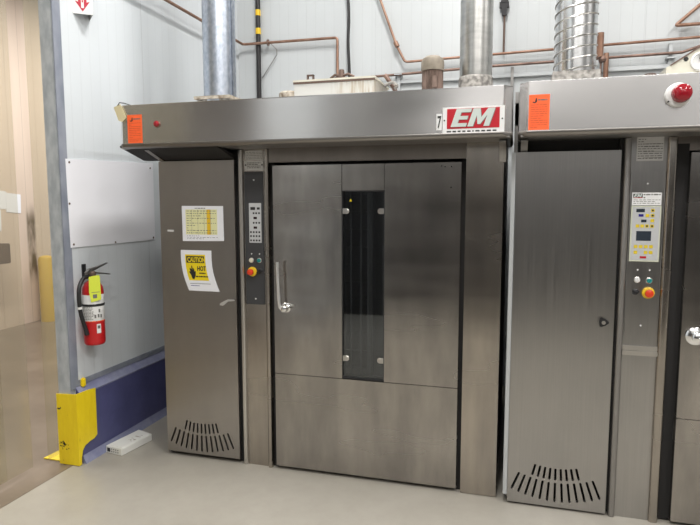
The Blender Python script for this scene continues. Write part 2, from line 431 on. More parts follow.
def estop(r, x, y, z):
    e = MB().lathe((x, y, z), (0, -1, 0), [(.030, 0), (.031, .004), (.029, .012), (.020, .016)]).build('emergency_stop', M['ye'], r)
    e['label'] = 'yellow emergency stop with red mushroom head'
    MB().lathe((x, y - .014, z), (0, -1, 0), [(.010, 0), (.010, .012), (.019, .014), (.021, .020), (.019, .028), (.010, .032), (.0, .033)]).build('button_head', M['red'], e)
def button(r, x, y, z, mt, lab):
    o = MB().lathe((x, y, z), (0, -1, 0), [(.016, 0), (.016, .004), (.0125, .006)]).build('button_ring', M['edge'], r)
    q = MB().lathe((x, y - .004, z), (0, -1, 0), [(.0125, 0), (.0125, .008), (.008, .010), (0, .0105)]).build('button_cap', mt, o); q['label'] = lab
def switch(r, x, y, z):
    o = MB().lathe((x, y, z), (0, -1, 0), [(.015, 0), (.015, .006), (.010, .009)]).build('rotary_switch', M['black'], r)
    MB().prism([(x - .018, z - .008), (x + .012, z + .008), (x + .018, z + .002), (x - .010, z - .014)], y - .026, y - .006).build('switch_lever', M['black'], o, bev=.002)

def hood(r, x0, x1, zb, zt):
    y0 = -.252
    c = .042
    # plan outline with chamfered front corners, walls of sheet
    out = [(x0 - .008, .30), (x0 - .008, y0 + c), (x0 + c - .008, y0), (x1 - c + .006, y0), (x1 + .006, y0 + c), (x1 + .006, .30)]
    inn = [(x1 - .002, .30), (x1 - .002, y0 + c + .004), (x1 - c + .002, y0 + .010), (x0 + c - .004, y0 + .010), (x0, y0 + c + .004), (x0, .30)]
    o = MB().prism(out + inn, zb + .028, zt - .004, 'z').build('hood', M['hood'], r, bev=.0015)
    MB().prism(out, zt - .006, zt, 'z').build('hood_top', M['hood'], o, bev=.0025)
    # rolled lower lip
    def grow(pts, d): return [(p[0] + (d if p[0] > (x0 + x1) / 2 else -d), p[1] - (d if p[1] < 0 else 0)) for p in pts]
    R = []
    for d, z in ((0.0, zb + .030), (.004, zb + .029), (.005, zb + .026), (.004, zb + .012), (-.004, zb + .002), (-.010, zb), (-.030, zb + .002), (-.030, zb + .03)):
        R.append([(p[0], p[1], z) for p in grow(out, d)])
    mb = MB(); V = [[mb.b.verts.new(p) for p in q] for q in R]
    for j in range(len(V) - 1):
        for i in range(5): mb.b.faces.new((V[j][i], V[j][i + 1], V[j + 1][i + 1], V[j + 1][i]))
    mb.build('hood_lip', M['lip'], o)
    # dark steel soffit and its struts
    bx(x0 + .003, x1 - .005, y0 + .02, .02, zb + .004, zb + .012).build('soffit', M['dull'], o)
    return o

def strut(o, x, zb):
    MB().prism([(.0, zb - .018), (-.15, zb - .018), (-.15, zb - .026), (-.09, zb - .036), (-.045, zb - .06), (-.015, zb - .10), (.0, zb - .12)], x, x + .035, 'x').build('hood_bracket', M['dull'], o)

# ---- left oven (origin at its front left foot)
R1 = thing('rack_oven', 'long stainless rack oven with glass slot door, warning sheets and red logo plaque', 'oven', (-.797, 0, 0), 'stainless rack ovens')
Y = 0.0
body = MB(); body.box(-.79, -.76, .06, 1.75, .01, 2.24); body.box(1.34, 1.365, .05, 1.75, .01, 2.24)
body.box(-.79, 1.365, 1.72, 1.75, .01, 2.24); body.box(-.79, 1.365, .05, 1.75, 2.12, 2.289); body.box(-.27, -.24, .06, 1.6, .01, 2.2)
body.build('body', M['dull'], R1)
fr_ = MB()
fr_.box(-.793, -.775, .026, .06, .01, 2.12); fr_.box(-.775, -.26, .05, .06, 1.90, 2.12)
fr_.box(-.275, -.205, .032, .06, .01, 2.12); fr_.box(-.062, .06, .07, .10, .01, 2.12); fr_.box(1.09, 1.36, .07, .10, .01, 2.12)
fr_.box(0, 1.14, .07, .10, 1.86, 2.12); fr_.box(0, 1.14, .07, .10, .01, .10); fr_.box(-.79, -.26, .10, .12, .0, 2.0); fr_.box(-.05, 0.0, .04, .07, .0, 1.95); fr_.box(1.14,1.17,.04,.07,0,1.95)
fr_.build('door_frame', M['gap'], R1)  # black colour stands in for the shaded gaps between front panels
d = bx(-.797, -.260, 0, .024, .030, 1.970).build('cabinet_door', M['cab'], R1)
cutfan(d, -.537, .672, 0, Vector((-.797, 0, 0)))
lt = MB().prism([(-.371, 1.052), (-.365, 1.066), (-.318, 1.090), (-.266, 1.092), (-.266, 1.084), (-.312, 1.078), (-.345, 1.050)], -.022, -.006).build('latch', M['satin'], d, bev=.002)
sp_ = bx(-.330, -.312, -.008, 0, 1.072, 1.09).build('latch_plate', M['dull'], d)
ms = bx(-.745, -.70, -.001, 0, 1.518, 1.530).build('label_strip', M['platemetal'], d); ms['label'] = 'small pale label left of the chart'
# control column
cc = bx(-.215, -.052, .018, .05, .0, 2.06).build('control_column', M['post'], R1)
for a, b in ((-.236, -.204), (-.060, -.030)):
    MB().prism([(a, .05), (a, .010), (a + .004, .002), (a + .010, -.003), (b - .010, -.003), (b - .004, .002), (b, .010), (b, .05)], .0, 2.03, 'z').build('column_flange', M['edge'] if a < -.1 else M['post'], cc)
pnl = bx(-.197, -.070, .012, .018, 1.064, 1.897).build('control_panel', M['panelgrey'], R1, bev=.001); pnl['label'] = 'dark grey control panel'
pl = bx(-.192, -.066, .013, .018, 1.903, 1.962).build('rating_plate', M['platemetal'], R1)
print_lines(MB(), -.175, -.085, 1.915, 1.955, 4, .013).build('lettering', M['grayink'], pl)
for x in (-.184, -.074): MB().cyl((x, .013, 1.937), (x, .010, 1.937), .005, 10).build('screw', M['ink'], pl)
pl2 = bx(-.185, -.070, .013, .018, 1.966, 2.024).build('data_plate', M['platemetal'], R1)
g = print_lines(MB(), -.18, -.075, 1.970, 2.02, 5, .013, .3); g.build('lettering', M['grayink'], pl2)
kp = bx(-.167, -.084, .009, .012, 1.455, 1.703).build('keypad', M['keypad'], pnl, bev=.001)
for q in ((-.156, -.124, 1.660, 1.678), (-.112, -.093, 1.662, 1.676)): bx(q[0], q[1], .0078, .009, q[2], q[3]).build('display', M['ink'], kp)
for z, xs in ((1.640, (-.135, -.117, -.098)), (1.580, (-.135, -.117, -.098)), (1.522, (-.155, -.136, -.117, -.098)), (1.497, (-.155, -.136, -.117, -.098)), (1.470, (-.155, -.136, -.117, -.098))):
    for x in xs: bx(x - .0055, x + .0055, .0078, .009, z - .0055, z + .0055).build('key', M['ink'], kp)
for z in (1.610, 1.550): bx(-.136, -.113, .0078, .009, z - .007, z + .007).build('display', M['display'], kp)
button(pnl, -.156, .012, 1.344, M['cream'], 'cream push button'); button(pnl, -.102, .012, 1.344, M['teal'], 'teal push button')
estop(pnl, -.150, .012, 1.273); switch(pnl, -.098, .012, 1.278)
for x in (-.154, -.100): MB().cyl((x, .012, 1.385), (x, .008, 1.385), .004, 8).build('indicator', M['whiteplastic'], pnl)
for z in (1.845, 1.100): MB().cyl((-.131, .012, z), (-.131, .008, z), .005, 8).build('screw', M['whiteplastic'], pnl)
# main door
D = thing('door', '', 'x', (0, 0, 0)); COL.objects.unlink(D); bpy.data.objects.remove(D)
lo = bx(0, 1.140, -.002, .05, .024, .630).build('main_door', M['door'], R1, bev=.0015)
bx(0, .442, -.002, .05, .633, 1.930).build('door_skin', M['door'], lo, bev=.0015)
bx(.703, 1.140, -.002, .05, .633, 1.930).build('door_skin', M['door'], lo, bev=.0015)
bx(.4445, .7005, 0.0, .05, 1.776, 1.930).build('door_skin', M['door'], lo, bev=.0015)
wf = MB(); wf.box(.442, .446, .0, .06, .634, 1.776); wf.box(.699, .703, .0, .06, .634, 1.776); wf.box(.442, .703, .004, .06, 1.768, 1.776); wf.box(.442, .703, .004, .07, .633, .642)
win = wf.build('window_frame', M['black'], lo)
g_ = bx(.446, .699, .012, .016, .642, 1.768).build('window_pane', M['glass'], lo)
for x, s in ((.4465, 1), (.6985, -1)):
    for z in (1.655, .760):
        c_ = MB().lathe((x + s * .022, .010, z), (0, -1, 0), [(.017, 0), (.017, .006), (.013, .009), (0, .009)], 20)
        a_, b_ = sorted((x, x + s * .022)); c_.box(a_, b_, .002, .010, z - .016, z + .016)
        q = c_.build('glass_clip', M['edge'], lo); q['label'] = 'round steel clip'
MB().prism([(.485, 1.712), (.503, 1.712), (.494, 1.728)], .0100, .0118).build('warning_mark', M['cautionyellow'], lo)
# inside behind the glass
ins = MB(); ins.box(.30, .31, .12, 1.2, .1, 1.9); ins.box(.555, .59, .17, .22, .1, 1.80); ins.box(.40, .69, .17, .20, 1.80, 1.83); ins.box(.65, .66, .17, .2, .1, 1.8); ins.box(.50, .515, .20, .23, .1, 1.9)
ins.box(.57, .582, .13, .14, .3, 1.9); ins.box(.46, .47, .12, .13, .1, 1.85); ins.box(.36, 1.0, 1.0, 1.05, .1, 1.9)
for i in range(14): ins.box(.30, .95, .50, .51, .2 + i * .12, .206 + i * .12)
ins.box(.0, 1.1, .10, 1.7, .08, .10)
ins.build('inner_rack', M['inner'], R1)
# lever handle
h_ = MB().tube([(.050, -.062, 1.345), (.052, -.064, 1.25), (.058, -.062, 1.10), (.062, -.060, 1.068), (.070, -.056, 1.056), (.080, -.050, 1.056)], .0098, 12, flat=.7)
ho = h_.build('door_handle', M['satin'], lo)
MB().lathe((.082, -.002, 1.056), (0, -1, 0), [(.030, 0), (.030, .008), (.022, .014), (.018, .020), (.018, .050), (.020, .056), (.012, .062), (0, .063)], 24).build('handle_hub', M['chrome'], ho)
bx(.072, .135, -.012, -.002, 1.066, 1.080).build('handle_catch', M['edge'], ho, bev=.002)
mk = MB().box(1.02, 1.10, -.004, -.002, 1.725, 1.93).build('patch_plate', M['door'], lo)
for p_ in ((1.085, 1.79), (1.085, 1.905), (1.05, 1.905), (1.03, 1.91)): MB().cyl((p_[0], -.004, p_[1]), (p_[0], -.006, p_[1]), .004, 8).build('screw', M['ink'], mk)
# lintel and right hand post
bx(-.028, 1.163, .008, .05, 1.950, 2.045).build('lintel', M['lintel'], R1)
bx(1.166, 1.369, -.001, .05, 0.002, 2.045).build('side_post', M['post'], R1, bev=.002)
H1 = hood(R1, -.902, 1.402, 2.031, 2.290)
strut(H1, 1.345, 2.045)
MB().prism([(-.235, 2.042), (.0, 1.978), (.045, 1.978), (.045, 2.0), (-.235, 2.050)], -.905, -.262, 'x').build('soffit_panel', M['gap'], H1)  # sloped underside, its shading painted in as black
MB().prism([(-.20, 2.034), (-.01, 1.970), (-.005, 1.978), (-.20, 2.040)], -.775, -.745, 'x').build('hood_bracket', M['post'], H1)
# plaque
pq = bx(1.063, 1.372, -.256, -.252, 2.053, 2.190).build('logo_plaque', M['clear'], R1, bev=.001)
bx(1.085, 1.348, -.2575, -.256, 2.082, 2.182).build('plaque_field', M['redlogo'], pq)
def em(parent, x0, x1, z0, z1, y, mt, d=.0035, sc=1.0):
    wd = x1 - x0; hh = z1 - z0; sh = .34 * hh
    def P_(pts):
        return [(x0 + px * (wd - sh) + pz * sh, z0 + pz * hh) for px, pz in pts]
    E_ = [(0, 0), (.40, 0), (.40, .20), (.155, .20), (.155, .40), (.37, .40), (.37, .60), (.155, .60), (.155, .80), (.40, .80), (.40, 1), (0, 1)]
    M_ = [(.44, 0), (.585, 0), (.585, .62), (.68, .12), (.755, .12), (.855, .62), (.855, 0), (1.0, 0), (1.0, 1), (.82, 1), (.72, .50), (.62, 1), (.44, 1)]
    mb = MB(); mb.prism(P_(E_), y - d, y); mb.prism(P_(M_), y - d, y)
    return mb.build('lettering', mt, parent, smooth=False)
em(pq, 1.107, 1.330, 2.089, 2.178, -.2575, M['grayink'], .0008)
em(pq, 1.104, 1.327, 2.091, 2.180, -.2583, M['letter'], .002)
print_lines(MB(), 1.085, 1.345, 2.062, 2.074, 1, -.256, .6, t=.0007, full=True).build('lettering', M['ink'], pq)
for x in (1.072, 1.361): MB().cyl((x, -.256, 2.125), (x, -.259, 2.125), .004, 8).build('screw', M['ink'], pq)
n7 = bx(1.031, 1.058, -.254, -.252, 2.078, 2.160).build('number_plate', M['clear'], R1)
text('7', .085, 1.045, -.2545, 2.090, M['ink'], n7, width=.020, off=.002, align='CENTER')
rb = MB().lathe((-.628, -.252, 2.171), (0, -1, 0), [(.020, 0), (.020, .006)]).build('signal_light', M['copper'], R1)
MB().lathe((-.628, -.256, 2.171), (0, -1, 0), [(.0175, 0), (.0165, .010), (.010, .017), (0, .019)]).build('lens', M['redlens'], rb)

# ---- right oven
YR = -.045
R2 = thing('rack_oven', 'right-hand stainless rack oven cut off by the photo edge, pale yellow keypad', 'oven', (1.41, YR, 0), 'stainless rack ovens')
body = MB(); body.box(1.42, 1.44, .02, 1.75, .01, 2.24); body.box(3.55, 3.575, .02, 1.75, .01, 2.24)
body.box(1.42, 3.575, 1.72, 1.75, .01, 2.24); body.box(1.42, 3.575, .02, 1.75, 2.12, 2.299)
body.build('body', M['dull'], R2)
f2 = MB(); f2.box(1.438, 1.96, .02, .03, 1.90, 2.12); f2.box(1.95, 2.01, -.01, .03, .01, 2.12); f2.box(2.16, 2.30, .03, .05, .01, 2.12); f2.box(1.44, 1.96, .08, .10, 0, 2)
f2.box(2.27, 3.5, .03, .05, 1.9, 2.12); f2.box(3.38, 3.56, .02, .05, .01, 2.12); f2.box(2.214, 2.272, -.005, .01, .01, 2.0)
f2.build('door_frame', M['gap'], R2)  # gap darkness put into the colour here too
d2 = bx(1.434, 1.952, YR, YR + .024, .014, 1.972).build('cabinet_door', M['vdoor'], R2)
cutfan(d2, 1.689, .667, YR, Vector((1.41, YR, 0)))
de = bx(1.409, 1.4325, YR + .001, YR + .05, .05, 1.972).build('door_edge', M['bright_edge'], R2, bev=.003); de['label'] = 'bright white vertical door edge'
# triangular knob
kn = MB()
kn.prism([(1.899 + .031 * math.cos(a) * (1 if k % 2 == 0 else .62), 1.075 + .031 * math.sin(a) * (1 if k % 2 == 0 else .62)) for k in range(6) for a in [math.radians(90 + 30 + k * 60)]], YR - .022, YR - .002)
kn = kn.build('latch_knob', M['black'], d2, bev=.004)
MB().cyl((1.899, YR - .022, 1.075), (1.899, YR - .026, 1.075), .010, 16).build('knob_cap', M['edge'], kn)
cc = bx(1.99, 2.18, YR + .018, YR + .05, 0, 2.06).build('control_column', M['vdoor'], R2)
for a, b in ((1.966, 2.000), (2.166, 2.212)):
    MB().prism([(a, YR + .05), (a, YR + .010), (a + .004, YR + .002), (a + .012, YR - .003), (b - .012, YR - .003), (b - .004, YR + .002), (b, YR + .010), (b, YR + .05)], 0, 2.03, 'z').build('column_flange', M['dull'] if a < 2 else M['post'], cc)
hb = MB(); hb.box(1.998, 2.168, YR - .004, YR + .02, .905, .930); hb.box(1.998, 2.168, YR + .004, YR + .02, .930, .955); hb.build('column_rail', M['edge'], cc, bev=.003)
yp = YR + .012
pn = bx(2.006, 2.160, yp, YR + .018, 1.012, 1.862).build('control_panel', M['vdoor'], R2, bev=.001)
gr = MB(); 
for x in (2.0035, 2.1605): gr.box(x, x + .003, YR + .009, YR + .018, 1.10, 1.86)
gr.build('panel_rail', M['dull'], pn)
dp = bx(2.024, 2.149, YR + .014, YR + .018, 1.915, 2.035).build('data_plate', M['platemetal'], R2, bev=.001)
g = print_lines(MB(), 2.030, 2.145, 1.922, 2.03, 9, YR + .014, .3)
for z in (1.93, 1.96, 1.985, 2.0): g.box(2.055, 2.145, YR + .0134, YR + .014, z, z + .0015)
g.build('lettering', M['grayink'], dp)
lb = bx(2.013, 2.150, yp - .0015, yp, 1.690, 1.755).build('logo_label', M['clear'], pn)
bx(2.018, 2.062, yp - .0025, yp - .0015, 1.728, 1.750).build('label_field', M['ink'], lb)
em(lb, 2.020, 2.060, 1.730, 1.748, yp - .0025, M['letter'], .001)
bx(2.020, 2.060, yp - .0027, yp - .0022, 1.727, 1.7300).build('label_stripe', M['redlogo'], lb)
g = print_lines(MB(), 2.066, 2.145, 1.722, 1.752, 2, yp - .0015, .4); print_lines(g, 2.02, 2.145, 1.696, 1.722, 3, yp - .0015, .3); g.build('lettering', M['grayink'], lb)
kp = bx(2.011, 2.152, yp - .003, yp, 1.400, 1.687).build('keypad', M['keypad_y'], pn, bev=.001); kp['label'] = 'pale yellow-edged keypad'
bx(2.018, 2.145, yp - .0036, yp - .003, 1.408, 1.681).build('keypad_face', M['keypad'], kp)
yk = yp - .0036
for q in ((2.035, 2.075, 1.655, 1.672), (2.060, 2.085, 1.603, 1.617), (2.040, 2.110, 1.508, 1.558)): bx(q[0], q[1], yk - .001, yk, q[2], q[3]).build('display', M['lcd'], kp)
a = MB().box(2.047, 2.070, yk - .001, yk, 1.632, 1.645); a.build('display', M['blue'], kp)
a = MB()
for x, z in ((2.112, 1.664), (2.088, 1.638), (2.112, 1.638), (2.112, 1.612), (2.044, 1.584), (2.066, 1.584), (2.088, 1.584), (2.112, 1.584), (2.040, 1.478), (2.064, 1.478), (2.088, 1.478), (2.112, 1.478), (2.040, 1.448), (2.088, 1.448), (2.112, 1.448)):
    bx(x - .0085, x + .0085, yk - .0012, yk, z - .008, z + .008).build('key', M['yellowkey'], kp)
a = MB()
for x, z in ((2.112, 1.664), (2.112, 1.638), (2.088, 1.584), (2.112, 1.584)): MB().cyl((x, yk - .0012, z), (x, yk - .002, z), .005, 10).build('key_mark', M['ink'], kp)
bx(2.062, 2.092, yk - .001, yk, 1.417, 1.428).build('key_mark', M['redlogo'], kp)
button(pn, 2.055, yp, 1.304, M['whiteplastic'], 'white push button'); button(pn, 2.112, yp, 1.302, M['teal'], 'teal push button')
estop(pn, 2.110, yp, 1.238); switch(pn, 2.050, yp, 1.242)
for x, z in ((2.055, 1.357), (2.112, 1.357), (2.083, 1.064), (2.083, 1.80)): MB().cyl((x, yp, z), (x, yp - .004, z), .0045, 8).build('screw', M['whiteplastic'], pn)
ld = bx(2.272, 3.42, YR - .0, YR + .05, .02, .583).build('main_door', M['door'], R2, bev=.0015)
bx(2.272, 3.42, YR - .0, YR + .05, .586, 1.952).build('door_skin', M['door'], ld, bev=.0015)
hh = MB().tube([(2.336, YR - .055, 1.026), (2.42, YR - .06, 1.026), (2.62, YR - .062, 1.03)], .0095, 12).build('door_handle', M['chrome'], ld)
MB().lathe((2.336, YR, 1.026), (0, -1, 0), [(.046, 0), (.046, .008), (.036, .014), (.024, .018), (.022, .050), (.024, .056), (.014, .062), (0, .063)], 28).build('handle_hub', M['chrome'], hh)
bx(2.216, 3.42, .0, .03, 1.965, 2.045).build('lintel', M['lintel'], R2)
bx(3.43, 3.57, YR, .02, .002, 2.045).build('side_post', M['post'], R2, bev=.002)
H2 = hood(R2, 1.450, 3.62, 2.031, 2.300)
strut(H2, 1.455, 2.045); strut(H2, 2.36, 2.045)
be = MB().lathe((2.148, -.252, 2.200), (0, -1, 0), [(.056, 0), (.056, .008), (.052, .016), (.048, .018)], 32).build('beacon_base', M['whiteplastic'], R2, bev=0)
bl = MB().lathe((2.158, -.268, 2.204), (0, -1, 0), [(.042, 0), (.042, .024), (.037, .042), (.022, .053), (0, .056)], 28).build('beacon_lens', M['redlens'], be)
MB().cyl((2.106, -.262, 2.170), (2.106, -.274, 2.170), .004, 8).build('screw', M['ink'], be)

# ------------------------------------------------------------------ sheets and stickers
ps = thing('paper_sheet', 'white sheet with yellow printed chart taped high on the left steel cabinet door', 'paper', (-.487, 0, 1.46), 'sheets taped to the left cabinet door')
MB().prism([(-.634, 1.685), (-.340, 1.684), (-.338, 1.463), (-.633, 1.458)], -.0025, -.0005).build('sheet', M['paper'], ps)
bx(-.608, -.383, -.0031, -.0025, 1.502, 1.662).build('chart', M['chartyellow'], ps)
bx(-.455, -.430, -.0036, -.0031, 1.502, 1.662).build('chart_column', M['chartorange'], ps)
g = MB(); text('BAKING CHART', .010, -.5, -.0031, 1.668, M['grayink'], ps, width=.085, align='CENTER') if False else None
print_lines(g, -.60, -.39, 1.505, 1.66, 10, -.0036, .22); print_lines(g, -.60, -.38, 1.470, 1.498, 3, -.0025, .25); print_lines(g, -.54, -.45, 1.664, 1.676, 1, -.0025, .4)
for x in (-.565, -.52, -.475, -.43): g.box(x, x + .0012, -.0037, -.0031, 1.502, 1.662)
g.build('print', M['grayink'], ps)

cs = thing('caution_sign', 'curled white sheet with yellow CAUTION HOT notice on the left cabinet door', 'sign', (-.51, 0, 1.135), 'sheets taped to the left cabinet door')
def shear(x, z): return x + (1.40 - z) * .20 - (.018 * math.sin((1.40 - z) / .265 * math.pi))
def sheet_grid(x0, x1, z0, z1, y, t, curl=0.0, nx=6, nz=8):
    mb = MB(); V = {}
    for k, yy in enumerate((y, y - t)):
        for i in range(nx + 1):
            for j in range(nz + 1):
                x = x0 + (x1 - x0) * i / nx; z = z0 + (z1 - z0) * j / nz
                c = curl * max(0, (1.40 - z) / .265) ** 2
                V[k, i, j] = mb.b.verts.new((shear(x, z), yy - c, z))
    for k in (0, 1):
        for i in range(nx):
            for j in range(nz): mb.b.faces.new((V[k, i, j], V[k, i + 1, j], V[k, i + 1, j + 1], V[k, i, j + 1]))
    for i in range(nx):
        for j in (0, nz): mb.b.faces.new((V[0, i, j], V[0, i + 1, j], V[1, i + 1, j], V[1, i, j]))
    for j in range(nz):
        for i in (0, nx): mb.b.faces.new((V[0, i, j], V[0, i, j + 1], V[1, i, j + 1], V[1, i, j]))
    return mb
sheet_grid(-.651, -.430, 1.136, 1.400, -.001, .001).build('sheet', M['paper'], cs)
sheet_grid(-.620, -.475, 1.204, 1.372, -.002, .0006).build('notice', M['cautionyellow'], cs)
sheet_grid(-.612, -.483, 1.318, 1.362, -.0026, .0005).build('notice_band', M['ink'], cs)
RS = Matrix(((1, 0, -.17), (0, 1, 0), (0, 0, 1)))
text('CAUTION', .044, -.602, -.0034, 1.324, M['cautionyellow'], cs, width=.126, off=.0012, rotm=Matrix(((1, 0, -.10), (0, 1, 0), (0, 0, 1))))
text('HOT', .042, -.535, -.0030, 1.268, M['ink'], cs, width=.062, off=.0012)
g = print_lines(MB(), -.52, -.475, 1.247, 1.257, 1, -.0028, .7); print_lines(g, -.545, -.458, 1.224, 1.236, 1, -.0028, .7)
g.build('print', M['ink'], cs)
# raised hand pictogram
MB().prism([(-.570, 1.215), (-.556, 1.212), (-.546, 1.235), (-.545, 1.262), (-.551, 1.268), (-.554, 1.258), (-.558, 1.282), (-.563, 1.284), (-.564, 1.270), (-.572, 1.300), (-.577, 1.300), (-.576, 1.275), (-.586, 1.286), (-.590, 1.282), (-.584, 1.262), (-.592, 1.262), (-.592, 1.256), (-.580, 1.240)], -.0032, -.0026).build('hand_mark', M['ink'], cs)
bx(-.588, -.440, -.0026, -.002, 1.182, 1.185).build('print_rule', M['grayink'], cs)
bx(-.583, -.52, -.0026, -.002, 1.168, 1.171).build('print_rule', M['blue'], cs)

def sticker(x0, x1, z0, z1, y, lab):
    t = thing('inspection_sticker', lab, 'sticker', ((x0 + x1) / 2, y, z0), 'orange inspection stickers')
    bx(x0, x1, y - .0012, y - .0002, z0, z1).build('sticker_sheet', M['orange'], t)
    h = z1 - z0; g = MB(); yf = y - .0012
    print_lines(g, x0 + .010, x1 - .008, z0 + .008, z1 - h * .26, 11, yf, .22); g.build('print', M['orangeink'], t)
    MB().prism([(x0 + .018, z1 - h * .19), (x0 + .028, z1 - h * .21), (x0 + .032, z1 - h * .10), (x0 + .038, z1 - h * .10), (x0 + .038, z1 - h * .20), (x0 + .030, z1 - h * .24), (x0 + .018, z1 - h * .23)], yf - .0006, yf).build('print', M['ink'], t)
    print_lines(MB(), x0 + .042, x1 - .012, z1 - h * .19, z1 - h * .11, 1, yf, .5).build('print', M['grayink'], t)
sticker(-.832, -.731, 2.063, 2.231, -.252, 'orange inspection sticker at the left end of the left hood')
sticker(1.487, 1.585, 2.063, 2.234, -.252, 'orange inspection sticker at the left end of the right-hand hood')

# torn tag on hood corner
ht = thing('paper_tag', 'torn cream paper tag hanging off the left hood corner', 'tag', (-.88, -.262, 2.29))
MB().prism([(-.918, 2.278), (-.872, 2.296), (-.848, 2.250), (-.832, 2.214), (-.862, 2.190), (-.888, 2.200), (-.898, 2.228)], -.262, -.258).build('tag_sheet', M['tag'], ht)
MB().tube([(-.888, -.262, 2.288), (-.875, -.262, 2.305), (-.862, -.235, 2.305), (-.845, -.20, 2.298)], .003, 8).build('tie', M['ink'], ht)

# ------------------------------------------------------------------ on top of the ovens
ZT = 2.301
# square galvanised plate + round duct
T = thing('exhaust_duct', 'smooth round galvanised duct rising from the left end of the left oven', 'duct', (-.558, .40, ZT))
MB().cyl((-.556, .40, ZT), (-.556, .40, 4.9), .110, 40).build('duct_pipe', M['galv'], T)
bx(-.695, -.425, .285, .515, 2.405, 2.425).build('flange', M['duststuff'], T)
bx(-.675, -.440, .30, .50, ZT, 2.408).build('flange_box', M['mastic'], T)
bx(-.444, -.424, .375, .385, 2.425, 4.9).build('seam_strip', M['galv'], T)
T = thing('exhaust_duct', 'straight steel flue with crusty grey base beside the logo plaque', 'duct', (1.19, .25, ZT))
MB().lathe((1.19, .25, ZT), (0, 0, 1), [(.094, 0), (.094, 2.6)], 40).build('duct_pipe', M['flue'], T)
MB().lathe((1.19, .25, ZT), (0, 0, 1), [(.099, 0), (.099, .120), (.096, .133), (.094, .135)], 40).build('base_band', M['mastic'], T)
MB().lathe((1.19, .25, 2.885), (0, 0, 1), [(.095, 0), (.107, .01), (.110, .03), (.104, .05), (.104, .3), (.095, .31)], 40).build('collar', M['flue'], T)
T = thing('spiral_duct', 'shiny spiral-wound duct rising from the right-hand oven', 'duct', (1.732, .22, ZT))
MB().cyl((1.732, .22, ZT + .02), (1.732, .22, 4.9), .110, 40).build('duct_pipe', M['spiral'], T)
for ph in (0, math.pi):
    pts = []
    for i in range(0, 500):
        t = i / 26.0 * 2 * math.pi; z = 2.40 + i / 26.0 * .110
        if z > 4.3: break
        pts.append((1.732 + .1115 * math.cos(t + ph), .22 + .1115 * math.sin(t + ph), z))
    MB().tube(pts, .0042, 6).build('spiral_seam', M['edge'], T)
MB().rings([[(1.60, .08, ZT), (1.865, .08, ZT), (1.865, .36, ZT), (1.60, .36, ZT)], [(1.612, .10, 2.395), (1.852, .10, 2.395), (1.852, .34, 2.395), (1.612, .34, 2.395)], [(1.612, .10, 2.412), (1.852, .10, 2.412), (1.852, .34, 2.412), (1.612, .34, 2.412)]]).build('base_transition', M['mastic'], T)
# motor
T = thing('fan_motor', 'rusty brown ribbed motor with domed cap on top of the left oven', 'motor', (.948, .17, ZT))
rib = []
for k in range(48):
    a = 2 * math.pi * k / 48; r = .062 if k % 2 else .056; rib.append((.948 + r * math.cos(a), .17 + r * math.sin(a)))
MB().prism(rib, ZT + .02, 2.480, 'z').build('motor_body', M['rust'], T, smooth=False)
MB().lathe((.948, .17, 2.468), (0, 0, 1), [(.067, 0), (.067, .050), (.060, .070), (.040, .084), (.012, .088), (0, .088)], 32).build('motor_cap', M['motorcap'], T)
MB().cyl((.948, .17, ZT), (.948, .17, ZT + .03), .085, 32).build('motor_foot', M['rust'], T)
bx(.955, .985, .095, .115, 2.36, 2.43).build('terminal_box', M['rust'], T, bev=.003)
# control box
T = thing('electrical_box', 'long white metal box with rust streaks on top of the left oven', 'box', (.10, .10, ZT))
bx(.108, .613, .10, .48, ZT, 2.440).build('box_shell', M['boxpaint'], T, bev=.003)
bx(.102, .620, .095, .49, 2.438, 2.449).build('box_lid', M['beige'], T)
bx(.104, .618, .0955, .10, 2.426, 2.438).build('box_shadow_gap', M['fitting'], T)
T = thing('valve_fitting', 'brown pipe fitting standing on the white box lid', 'fitting', (.395, .16, 2.449))
MB().lathe((.395, .16, 2.449), (0, 0, 1), [(.05, 0), (.05, .010), (.022, .014), (.018, .035), (.015, .06)], 20).build('fitting_body', M['fitting'], T)
MB().tube([(.325, .16, 2.462), (.355, .15, 2.478), (.395, .15, 2.470), (.44, .15, 2.480), (.475, .16, 2.464)], .008, 8).build('fitting_lever', M['fitting'], T)
T = thing('latch_bracket', 'small open metal bracket near the left end of the white box lid', 'bracket', (.195, .14, 2.449))
g = MB(); g.box(.180, .188, .13, .15, 2.449, 2.486); g.box(.216, .224, .13, .15, 2.449, 2.486); g.box(.180, .224, .13, .15, 2.478, 2.486); g.box(.188, .216, .135, .142, 2.449, 2.458)
g.build('bracket_loop', M['fitting'], T)
tag(MB().lathe((-.015, .35, ZT), (0, 0, 1), [(.075, 0), (.075, .118), (.065, .128), (0, .130)], 28).build('round_cap', M['duststuff']), 'low round dusty cap left of the white box', 'cap')
T = thing('pipe_elbow', 'brown pipe elbow and valve at the right end of the white box', 'fitting', (.68, .3, ZT))
MB().tube([(.632, .30, 2.49), (.640, .30, 2.485), (.700, .30, 2.40), (.70, .30, ZT)], .014, 12, .02).build('pipe', M['copperdark'], T)
MB().tube([(.640, .26, 2.42), (.69, .26, 2.44), (.72, .27, 2.415), (.70, .27, 2.40)], .010, 8, .01).build('valve_lever', M['mastic'], T)
